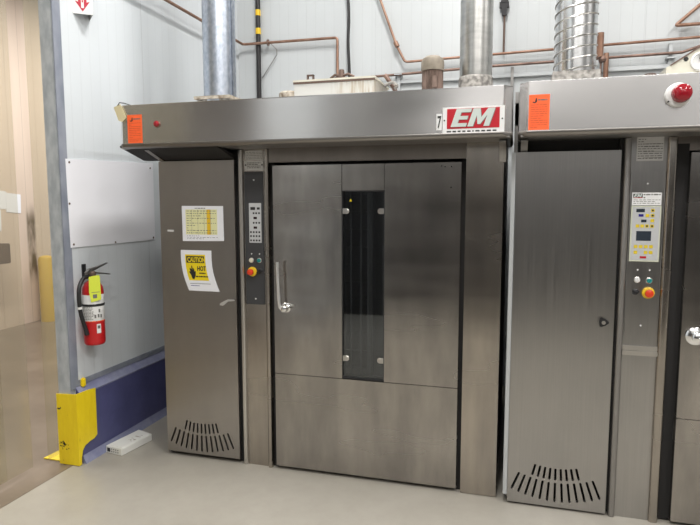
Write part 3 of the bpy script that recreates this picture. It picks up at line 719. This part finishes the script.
# right sloped housing
T = thing('blower_housing', 'beige sloped machine housing with round port on top of the right oven', 'machine', (2.22, .3, ZT))
hs = MB().prism([(2.21, ZT), (2.21, 2.44), (2.232, 2.452), (2.52, 2.635), (2.95, 2.635), (2.95, ZT)], .30, .75).build('housing', M['beige'], T)
MB().prism([(2.228, 2.452), (2.518, 2.640), (2.95, 2.640), (2.95, 2.632), (2.522, 2.632), (2.232, 2.446)], .292, .75).build('housing_edge', M['fitting'], T)
MB().lathe((2.375, .30, 2.462), (0, -1, 0), [(.050, 0), (.050, .012), (.040, .016), (.036, .010), (0, .010)], 28).build('round_port', M['whiteplastic'], T)
MB().tube([(2.375, .28, 2.47), (2.375, .27, 2.50), (2.385, .27, 2.52)], .012, 8).build('port_handle', M['dull'], T)
MB().lathe((2.305, .30, 2.478), (0, -1, 0), [(.012, 0), (.012, .002), (0, .002)], 16).build('port_hole', M['ink'], T)
tag(MB().lathe((2.135, .32, ZT), (0, 0, 1), [(.018, 0), (.018, .095), (.03, .098), (.03, .112), (0, .115)], 14).build('pipe_stub', M['fitting']), 'small dark stub between spiral duct and beige housing', 'fitting')

# ------------------------------------------------------------------ pipes
YP = 2.095
T = thing('copper_pipe', 'copper pipe turning the corner of the white walls and dropping behind the box', 'pipe', (-1.22, 2.09, 3.27))
MB().tube([(-1.20, -1.5, 3.262), (-1.20, YP, 3.258), (-.225, YP, 3.250), (-.225, YP, 2.35)], .013, 12, .03).build('pipe_run', M['copper'], T)
for x in (-.93,): MB().lathe((x - .008, YP, 3.256), (1, 0, 0), [(.03, 0), (.03, .012)], 16).build('pipe_clip', M['copperdark'], T)
MB().tube([(-.93, YP, 3.27), (-.85, YP + .02, 3.19), (-.85, YP + .02, 3.14), (-1.02, YP + .04, 2.93)], .005, 6).build('hanger_wire', M['dull'], T)
T = thing('black_pipe', 'vertical black pipe with two yellow bands on the back wall', 'pipe', (-1.05, YP + .034, 2.2))
MB().cyl((-1.05, YP + .034, 1.9), (-1.05, YP + .034, 4.8), .023, 16).build('pipe_run', M['blackpipe'], T)
for z in (3.555, 3.380): MB().cyl((-1.05, YP + .034, z - .028), (-1.05, YP + .034, z + .028), .026, 16).build('pipe_band', M['ye'], T)
tag(MB().tube([(-.118, YP, 4.8), (-.128, YP, 3.7), (-.110, YP, 3.45), (-.122, YP, 3.2), (-.108, YP, 2.95), (-.105, YP, 2.3)], .014, 10, .1).build('hanging_cable', M['blackpipe']), 'black cable hanging down the back wall above the white box', 'cable')
T = thing('copper_pipe', 'copper pipe slanting down then running level past the ducts', 'pipe', (.42, YP, 2.985))
MB().tube([(-.05, YP, 4.20), (.337, YP, 3.151), (.422, YP, 2.985), (1.2, YP, 3.000), (4.0, YP, 3.045)], .0115, 12, .03).build('pipe_run', M['copper'], T)
MB().lathe((.330, YP, 3.17), (.085, 0, -.166), [(.022, 0), (.022, .05)], 14).build('coupling', M['copper'], T)
T = thing('dark_pipe', 'tarnished level pipe on brackets, lower of two back-wall pipes', 'pipe', (.1, YP, 2.88))
MB().tube([(.0, YP, 2.868), (1.2, YP, 2.900), (2.70, YP, 2.915), (2.86, YP - .1, 2.95)], .012, 12).build('pipe_run', M['copperdark'], T)
for x in (.36, 1.07, 2.62):
    g = MB(); g.box(x - .014, x + .014, YP + .02, 2.150, 2.70, 3.0 if x > .5 else 2.87)
    g.box(x - .035, x + .035, YP - .02, 2.150, 2.872, 2.882); g.build('pipe_bracket', M['strut'], T)
struct(bx(.15, 3.5, 2.120, 2.155, 2.80, 2.835).build('trim_7', M['strut'], bev=.004))
T = thing('copper_valve', 'short upright copper valve to the right of the spiral duct', 'valve', (2.09, YP, 2.9))
MB().cyl((2.095, YP - .075, 2.885), (2.095, 2.155, 2.885), .012, 10).build('wall_stub', M['copperdark'], T)
MB().cyl((2.070, YP - .075, 2.90), (2.070, YP - .075, 3.095), .028, 16).build('valve_body', M['copper'], T)
MB().lathe((2.095, YP - .075, 2.86), (0, 0, 1), [(.03, 0), (.035, .02), (.02, .05)], 14).build('valve_nut', M['copperdark'], T)
MB().tube([(2.120, YP - .075, 2.93), (2.125, YP - .075, 2.3)], .021, 12).build('pipe_drop', M['copper'], T)
MB().tube([(2.08, YP - .075, 2.87), (2.085, YP - .075, 2.3)], .008, 10).build('pipe_drop', M['copperdark'], T)
tag(MB().tube([(3.3, YP, 3.70), (2.640, YP, 3.130), (3.4, YP, 3.128)], .014, 12, .02).build('copper_pipe', M['copper']), 'bent copper pipe in the top right corner', 'pipe')
T = thing('hanging_rod', 'thin dark rod with black clamp on the wall behind the flue', 'rod', (1.294, YP, 3.0))
MB().cyl((1.294, YP + .035, 3.01), (1.294, YP + .035, 4.2), .009, 8).build('rod', M['fitting'], T)
g = MB(); g.box(1.262, 1.322, YP + .015, YP + .05, 3.44, 3.50); g.box(1.270, 1.314, YP + .015, YP + .05, 3.33, 3.40); g.box(1.250, 1.33, YP + .02, YP + .045, 3.395, 3.445)
g.build('rod_clamp', M['black'], T)
tag(bx(1.36, 1.385, YP + .02, 2.155, 2.2, 2.888).build('wall_conduit', M['dull']), 'grey vertical conduit on the back wall between the two hoods', 'conduit')

# ------------------------------------------------------------------ left wall things
T = thing('white_board', 'blank white sheet screwed to the left wall above the fire extinguisher', 'panel', (-1.287, .19, 1.42))
MB().prism([(-.262, 1.420), (.645, 1.418), (.648, 2.008), (-.270, 1.980)], -1.286, -1.281, 'x').build('board', M['white'], T)
for y, z in ((-.24, 1.96), (.61, 1.97), (-.235, 1.44), (.62, 1.435), (.17, 1.428), (-.255, 1.70)): MB().cyl((-1.281, y, z), (-1.278, y, z), .007, 8).build('screw', M['fitting'], T)
T = thing('arrow_sign', 'projecting white sign with red down arrow high on the left wall', 'sign', (-1.287, -.05, 2.92))
A = (-1.286, -.138); P_ = (-1.192, -.066); B = (-1.286, .020)
mb = MB().prism([A, P_, B, (B[0], B[1] - .006), (P_[0] - .005, P_[1]), (A[0], A[1] + .006)], 2.898, 3.28, 'z').build('sign_shell', M['whiteplastic'], T, smooth=False)
# arrow lies on the face turned to the camera, between A and P_
u = Vector((P_[0] - A[0], P_[1] - A[1], 0)).normalized(); n = Vector((u.y, -u.x, 0))
def on_face(pts, d0, d1, nm, mt):
    mb = MB(); o0 = Vector((A[0], A[1], 2.898))
    r0 = [o0 + u * a + Vector((0, 0, b)) + n * d0 for a, b in pts]; r1 = [o0 + u * a + Vector((0, 0, b)) + n * d1 for a, b in pts]
    mb.rings([r0, r1]); return mb.build(nm, mt, T, smooth=False)
on_face([(.058, .014), (.101, .078), (.083, .072), (.083, .35), (.033, .35), (.033, .072), (.014, .078)], .0003, .0012, 'arrow', M['redsign'])
on_face([(.050, .036), (.066, .036), (.066, .34), (.050, .34)], .0012, .0018, 'arrow_field', M['whiteplastic'])
g = on_face([(.054, .070), (.062, .070), (.062, .085), (.054, .085)], .0018, .0022, 'lettering', M['redsign'])
on_face([(.054, .093), (.062, .093), (.062, .108), (.054, .108)], .0018, .0022, 'lettering', M['redsign'])

# fire extinguisher
ex, ey = -1.200, -.178
T = thing('fire_extinguisher', 'red fire extinguisher with yellow tag hanging on the left wall', 'fire extinguisher', (ex, ey, .79))
MB().lathe((ex, ey, .785), (0, 0, 1), [(.058, 0), (.064, .008), (.066, .02), (.066, .345), (.062, .375), (.048, .402), (.028, .418), (.022, .422)], 36).build('cylinder', M['extred'], T)
MB().lathe((ex, ey, .945), (0, 0, 1), [(.0665, 0), (.067, .001), (.067, .169), (.0665, .17)], 36).build('label_band', M['whiteplastic'], T)
# print on the band, towards camera
cd = math.atan2(-3.34 - ey, 1.44 - ex)
def onband(a0, a1, z0, z1, r, nm, mt):
    mb = MB(); n_ = 6; R = []
    for rr in (r, r + .0006):
        pass
    q = []
    for k in range(n_ + 1):
        a = cd + a0 + (a1 - a0) * k / n_; c, s = math.cos(a), math.sin(a)
        q.append([(ex + c * rr, ey + s * rr, z) for rr, z in ((r, z0), (r + .0007, z0), (r + .0007, z1), (r, z1))])
    return mb.rings(q)
g = MB(); g.b.free()
def band_print(rows, mt, nm):
    b = bmesh.new()
    for (a0, a1, z0, z1) in rows:
        s = onband(a0, a1, z0, z1, .067, nm, mt); me = bpy.data.meshes.new('x'); s.b.to_mesh(me); s.b.free(); b.from_mesh(me); bpy.data.meshes.remove(me)
    mb = MB(); mb.b.free(); mb.b = b; return mb.build(nm, mt, T)
rows = []
for j in range(9):
    z = .957 + j * .0095; a = -1.2
    while a < -.15:
        w_ = random.uniform(.08, .22); rows.append((a, a + w_, z, z + .004)); a += w_ + .06
band_print(rows, M['grayink'], 'band_print')
rows = []
for (a, z) in ((.05, .965), (.35, .968), (.62, .965), (.45, 1.0), (.3, 1.08)): rows.append((a, a + .16, z, z + .022))
band_print(rows, M['grayink'], 'band_symbols')
band_print([(-1.5, 1.4, .940, .946)], M['orange'], 'band_edge')
band_print([(.22, .62, .865, .925)], M['whiteplastic'], 'serial_label')
band_print([(.28, .56, .895, .915)], M['ink'], 'serial_print')
MB().lathe((ex, ey, 1.040), (0, 0, 1), [(.0675, 0), (.0695, .002), (.0695, .014), (.0675, .016)], 36).build('strap', M['rubber'], T)
MB().lathe((ex, ey, 1.205), (0, 0, 1), [(.022, 0), (.024, .01), (.020, .03), (.026, .032), (.026, .05), (.016, .06)], 20).build('valve_neck', M['fitting'], T)
MB().prism([(ey - .055, 1.243), (ey - .02, 1.262), (ey + .02, 1.268), (ey + .145, 1.300), (ey + .147, 1.306), (ey + .02, 1.286), (ey - .03, 1.282), (ey - .058, 1.262)], ex - .010, ex + .010, 'x').build('squeeze_lever', M['dull'], T, bev=.002)
MB().prism([(ey - .02, 1.236), (ey + .02, 1.246), (ey + .17, 1.222), (ey + .17, 1.228), (ey + .03, 1.256), (ey - .02, 1.256)], ex - .010, ex + .010, 'x').build('carry_handle', M['dull'], T, bev=.002)
MB().tube([(ex, ey - .01, 1.230), (ex - .01, ey - .065, 1.232), (ex, ey - .122, 1.18), (ex, ey - .130, 1.10), (ex, ey - .118, 1.00), (ex, ey - .082, .90)], .0125, 12, .04).build('hose', M['rubber'], T)
MB().cyl((ex, ey - .090, .93), (ex, ey - .070, .86), .012, 12, .016).build('nozzle', M['rubber'], T)
MB().cyl((ex, ey - .124, 1.050), (ex, ey - .122, 1.035), .0145, 12).build('hose_clip', M['whiteplastic'], T)
bk = bx(-1.286, -1.278, -.170, -.138, 1.22, 1.305).build('wall_bracket', M['black'], T)
bx(-1.28, ex - .02, -.165, -.150, 1.225, 1.24).build('bracket_hook', M['black'], T)
# tag hangs in front of the cylinder facing the camera
fw = Vector((math.cos(cd), math.sin(cd), 0)); sd = Vector((-fw.y, fw.x, 0))
o0 = Vector((ex, ey, 1.235)) + fw * .071
pts = [(-.020, 0), (.040, .010), (.046, -.005), (.048, -.150), (-.012, -.165), (-.022, -.10)]
mb = MB(); mb.rings([[o0 + sd * a + Vector((0, 0, b)) + fw * d for a, b in pts] for d in (0, .0015)]); tg = mb.build('yellow_tag', M['tagyellow'], T)
pts = [(.0, -.115), (.024, -.113), (.024, -.138), (.0, -.140)]
mb = MB(); mb.rings([[o0 + sd * a + Vector((0, 0, b)) + fw * d for a, b in pts] for d in (.0015, .002)]); mb.build('tag_print', M['grayink'], tg)
pts = [(-.008, -.10), (.040, -.098), (.040, -.101), (-.008, -.103)]
mb = MB(); mb.rings([[o0 + sd * a + Vector((0, 0, b)) + fw * d for a, b in pts] for d in (.0015, .002)]); mb.build('tag_print', M['grayink'], tg)

# yellow corner guard
T = thing('corner_guard', 'yellow steel guard wrapped around the foot of the grey door jamb', 'guard', (-1.32, -.30, 0))
gx0, gx1, gy = -1.398, -1.243, -.324
MB().prism([(gx0, .004), (gx1, .004), (gx1, .482), (gx0, .474)], gy, gy + .005).build('front_plate', M['guard'], T)
side = [(gy + .005, .004), (-.300, .004), (-.298, .05), (-.285, .095), (-.262, .118), (-.215, .130), (-.175, .133), (-.146, .150), (-.143, .470), (-.20, .478), (gy + .005, .482)]
MB().prism(side, gx1 - .005, gx1 + .0, 'x').build('side_plate', M['guard'], T)
sc = MB()
random.seed(3)
for i in range(26):
    x = gx0 + .010 + abs(random.gauss(0, .04)); z = .135 + random.gauss(0, .013); r = random.uniform(.002, .006)
    x = min(x, gx1 - .015)
    sc.prism([(x + r * random.uniform(.6, 1.4) * math.cos(a), z + r * random.uniform(.5, 1.6) * math.sin(a)) for a in [k * math.pi / 3 for k in range(6)]], gy - .0006, gy)
sc.build('scuff_marks', M['ink'], T)
sc = MB(); sc.prism([(gx0 + .004, .375), (gx0 + .012, .370), (gx0 + .026, .372), (gx0 + .034, .384), (gx0 + .028, .388), (gx0 + .022, .380), (gx0 + .006, .382)], gy - .0006, gy)
sc.build('paint_mark', M['ink'], T)
bx(-1.284, -1.258, -.240, -.205, .500, .56).build('guard_cap', M['guard'], T, bev=.008)

# low white box on the floor
T = thing('floor_trap', 'low white metal box with holes lying on the floor by the blue curb', 'box', (-1.13, .07, 0))
MB().prism([(-1.224, -.092), (-1.080, -.116), (-1.040, .170), (-1.182, .215)], .001, .050, 'z').build('case', M['tin'], T, bev=.003)
MB().prism([(-1.214, -.078), (-1.092, -.098), (-1.054, .160), (-1.174, .200)], .0495, .053, 'z').build('lid', M['tin'], T, bev=.001)
e0 = Vector((-1.224, -.092, 0)); e1 = Vector((-1.080, -.116, 0)); ed = (e1 - e0).normalized(); en = Vector((ed.y, -ed.x, 0))
g = MB(); a0, a1 = .014, .040
g.rings([[e0 + ed * a + en * d + Vector((0, 0, z)) for a, z in ((a0, .012), (a1, .012), (a1, .038), (a0, .038))] for d in (-.001, .0012)])
g.build('entry_hole', M['ink'], T)
g = MB()
for i in range(4):
    for z in (.018, .034):
        c0 = e0 + ed * (.055 + i * .019) + Vector((0, 0, z)); g.cyl(c0 - en * .001, c0 + en * .0012, .0045, 8)
g.build('vent_holes', M['grayink'], T)
g = MB()
for i in range(12):
    x = random.uniform(-1.15, -1.09); y = random.uniform(.0, .13); g.box(x, x + random.uniform(.01, .03), y, y + .004, .0529, .0534)
g.build('scuff_marks', M['duststuff'], T)

# ------------------------------------------------------------------ storeroom beyond the doorway
for k in range(12):
    y1 = -.27 - .205 * k + (.0 if k else .10); y0 = -.36 - .21 * k - (.0 if k == 0 else 0)
    if k: y0 = y1 - .29
    x = -1.455 - (.012 if k % 2 else 0)
    o = MB().box(x, x + .003, y0, y1, .035 + .004 * (k % 3), 3.72).build('curtain_strip', M['vinyl'])
    side_ = ['nearest the grey jamb', 'second from the grey jamb', 'third from the grey jamb', 'fourth from the grey jamb'][k] if k < 4 else 'beyond the left photo edge'
    tag(o, 'clear yellowish vinyl curtain strip in the doorway, ' + side_, 'curtain strip', 'vinyl strips in the doorway')
    if k >= 7: break
T = thing('bollard', 'yellow steel bollard against the tan wall beyond the curtain', 'bollard', (-5.05, 3.50, 0))
MB().lathe((-5.05, 3.50, 0), (0, 0, 1), [(.105, 0), (.105, .90), (.085, .935), (.04, .95), (0, .952)], 28).build('post', M['bollard'], T)
for i, (y0, y1, z0, z1, lab) in enumerate(((2.74, 3.02, 1.62, 1.88, 'white paper on the tan wall, left of two upper sheets'), (3.01, 3.26, 1.56, 1.84, 'white paper on the tan wall, right of two upper sheets'), (2.5, 2.92, 1.33, 1.63, 'white paper on the tan wall, lowest sheet'))):
    tag(MB().prism([(y0, z0 + .02), (y1 - .01, z0), (y1, z1 - .02), (y0 + .01, z1)], -5.199, -5.196 + .002 * i, 'x').build('wall_paper_sheet', M['paper']), lab, 'paper', 'papers on the storeroom wall')
tag(bx(-5.19, -4.9, 2.2, 2.76, .92, 1.18).build('brown_box', M['fitting'], bev=.01), 'dark brown box by the tan wall at the left photo edge', 'box')
tag(MB().prism([(-1.56, -.29), (-1.43, -.29), (-1.43, -.20), (-1.55, -.15)], 0, .006, 'z').build('yellow_plate', M['yellowpaint']), 'flat yellow plate on the floor behind the corner guard', 'plate')
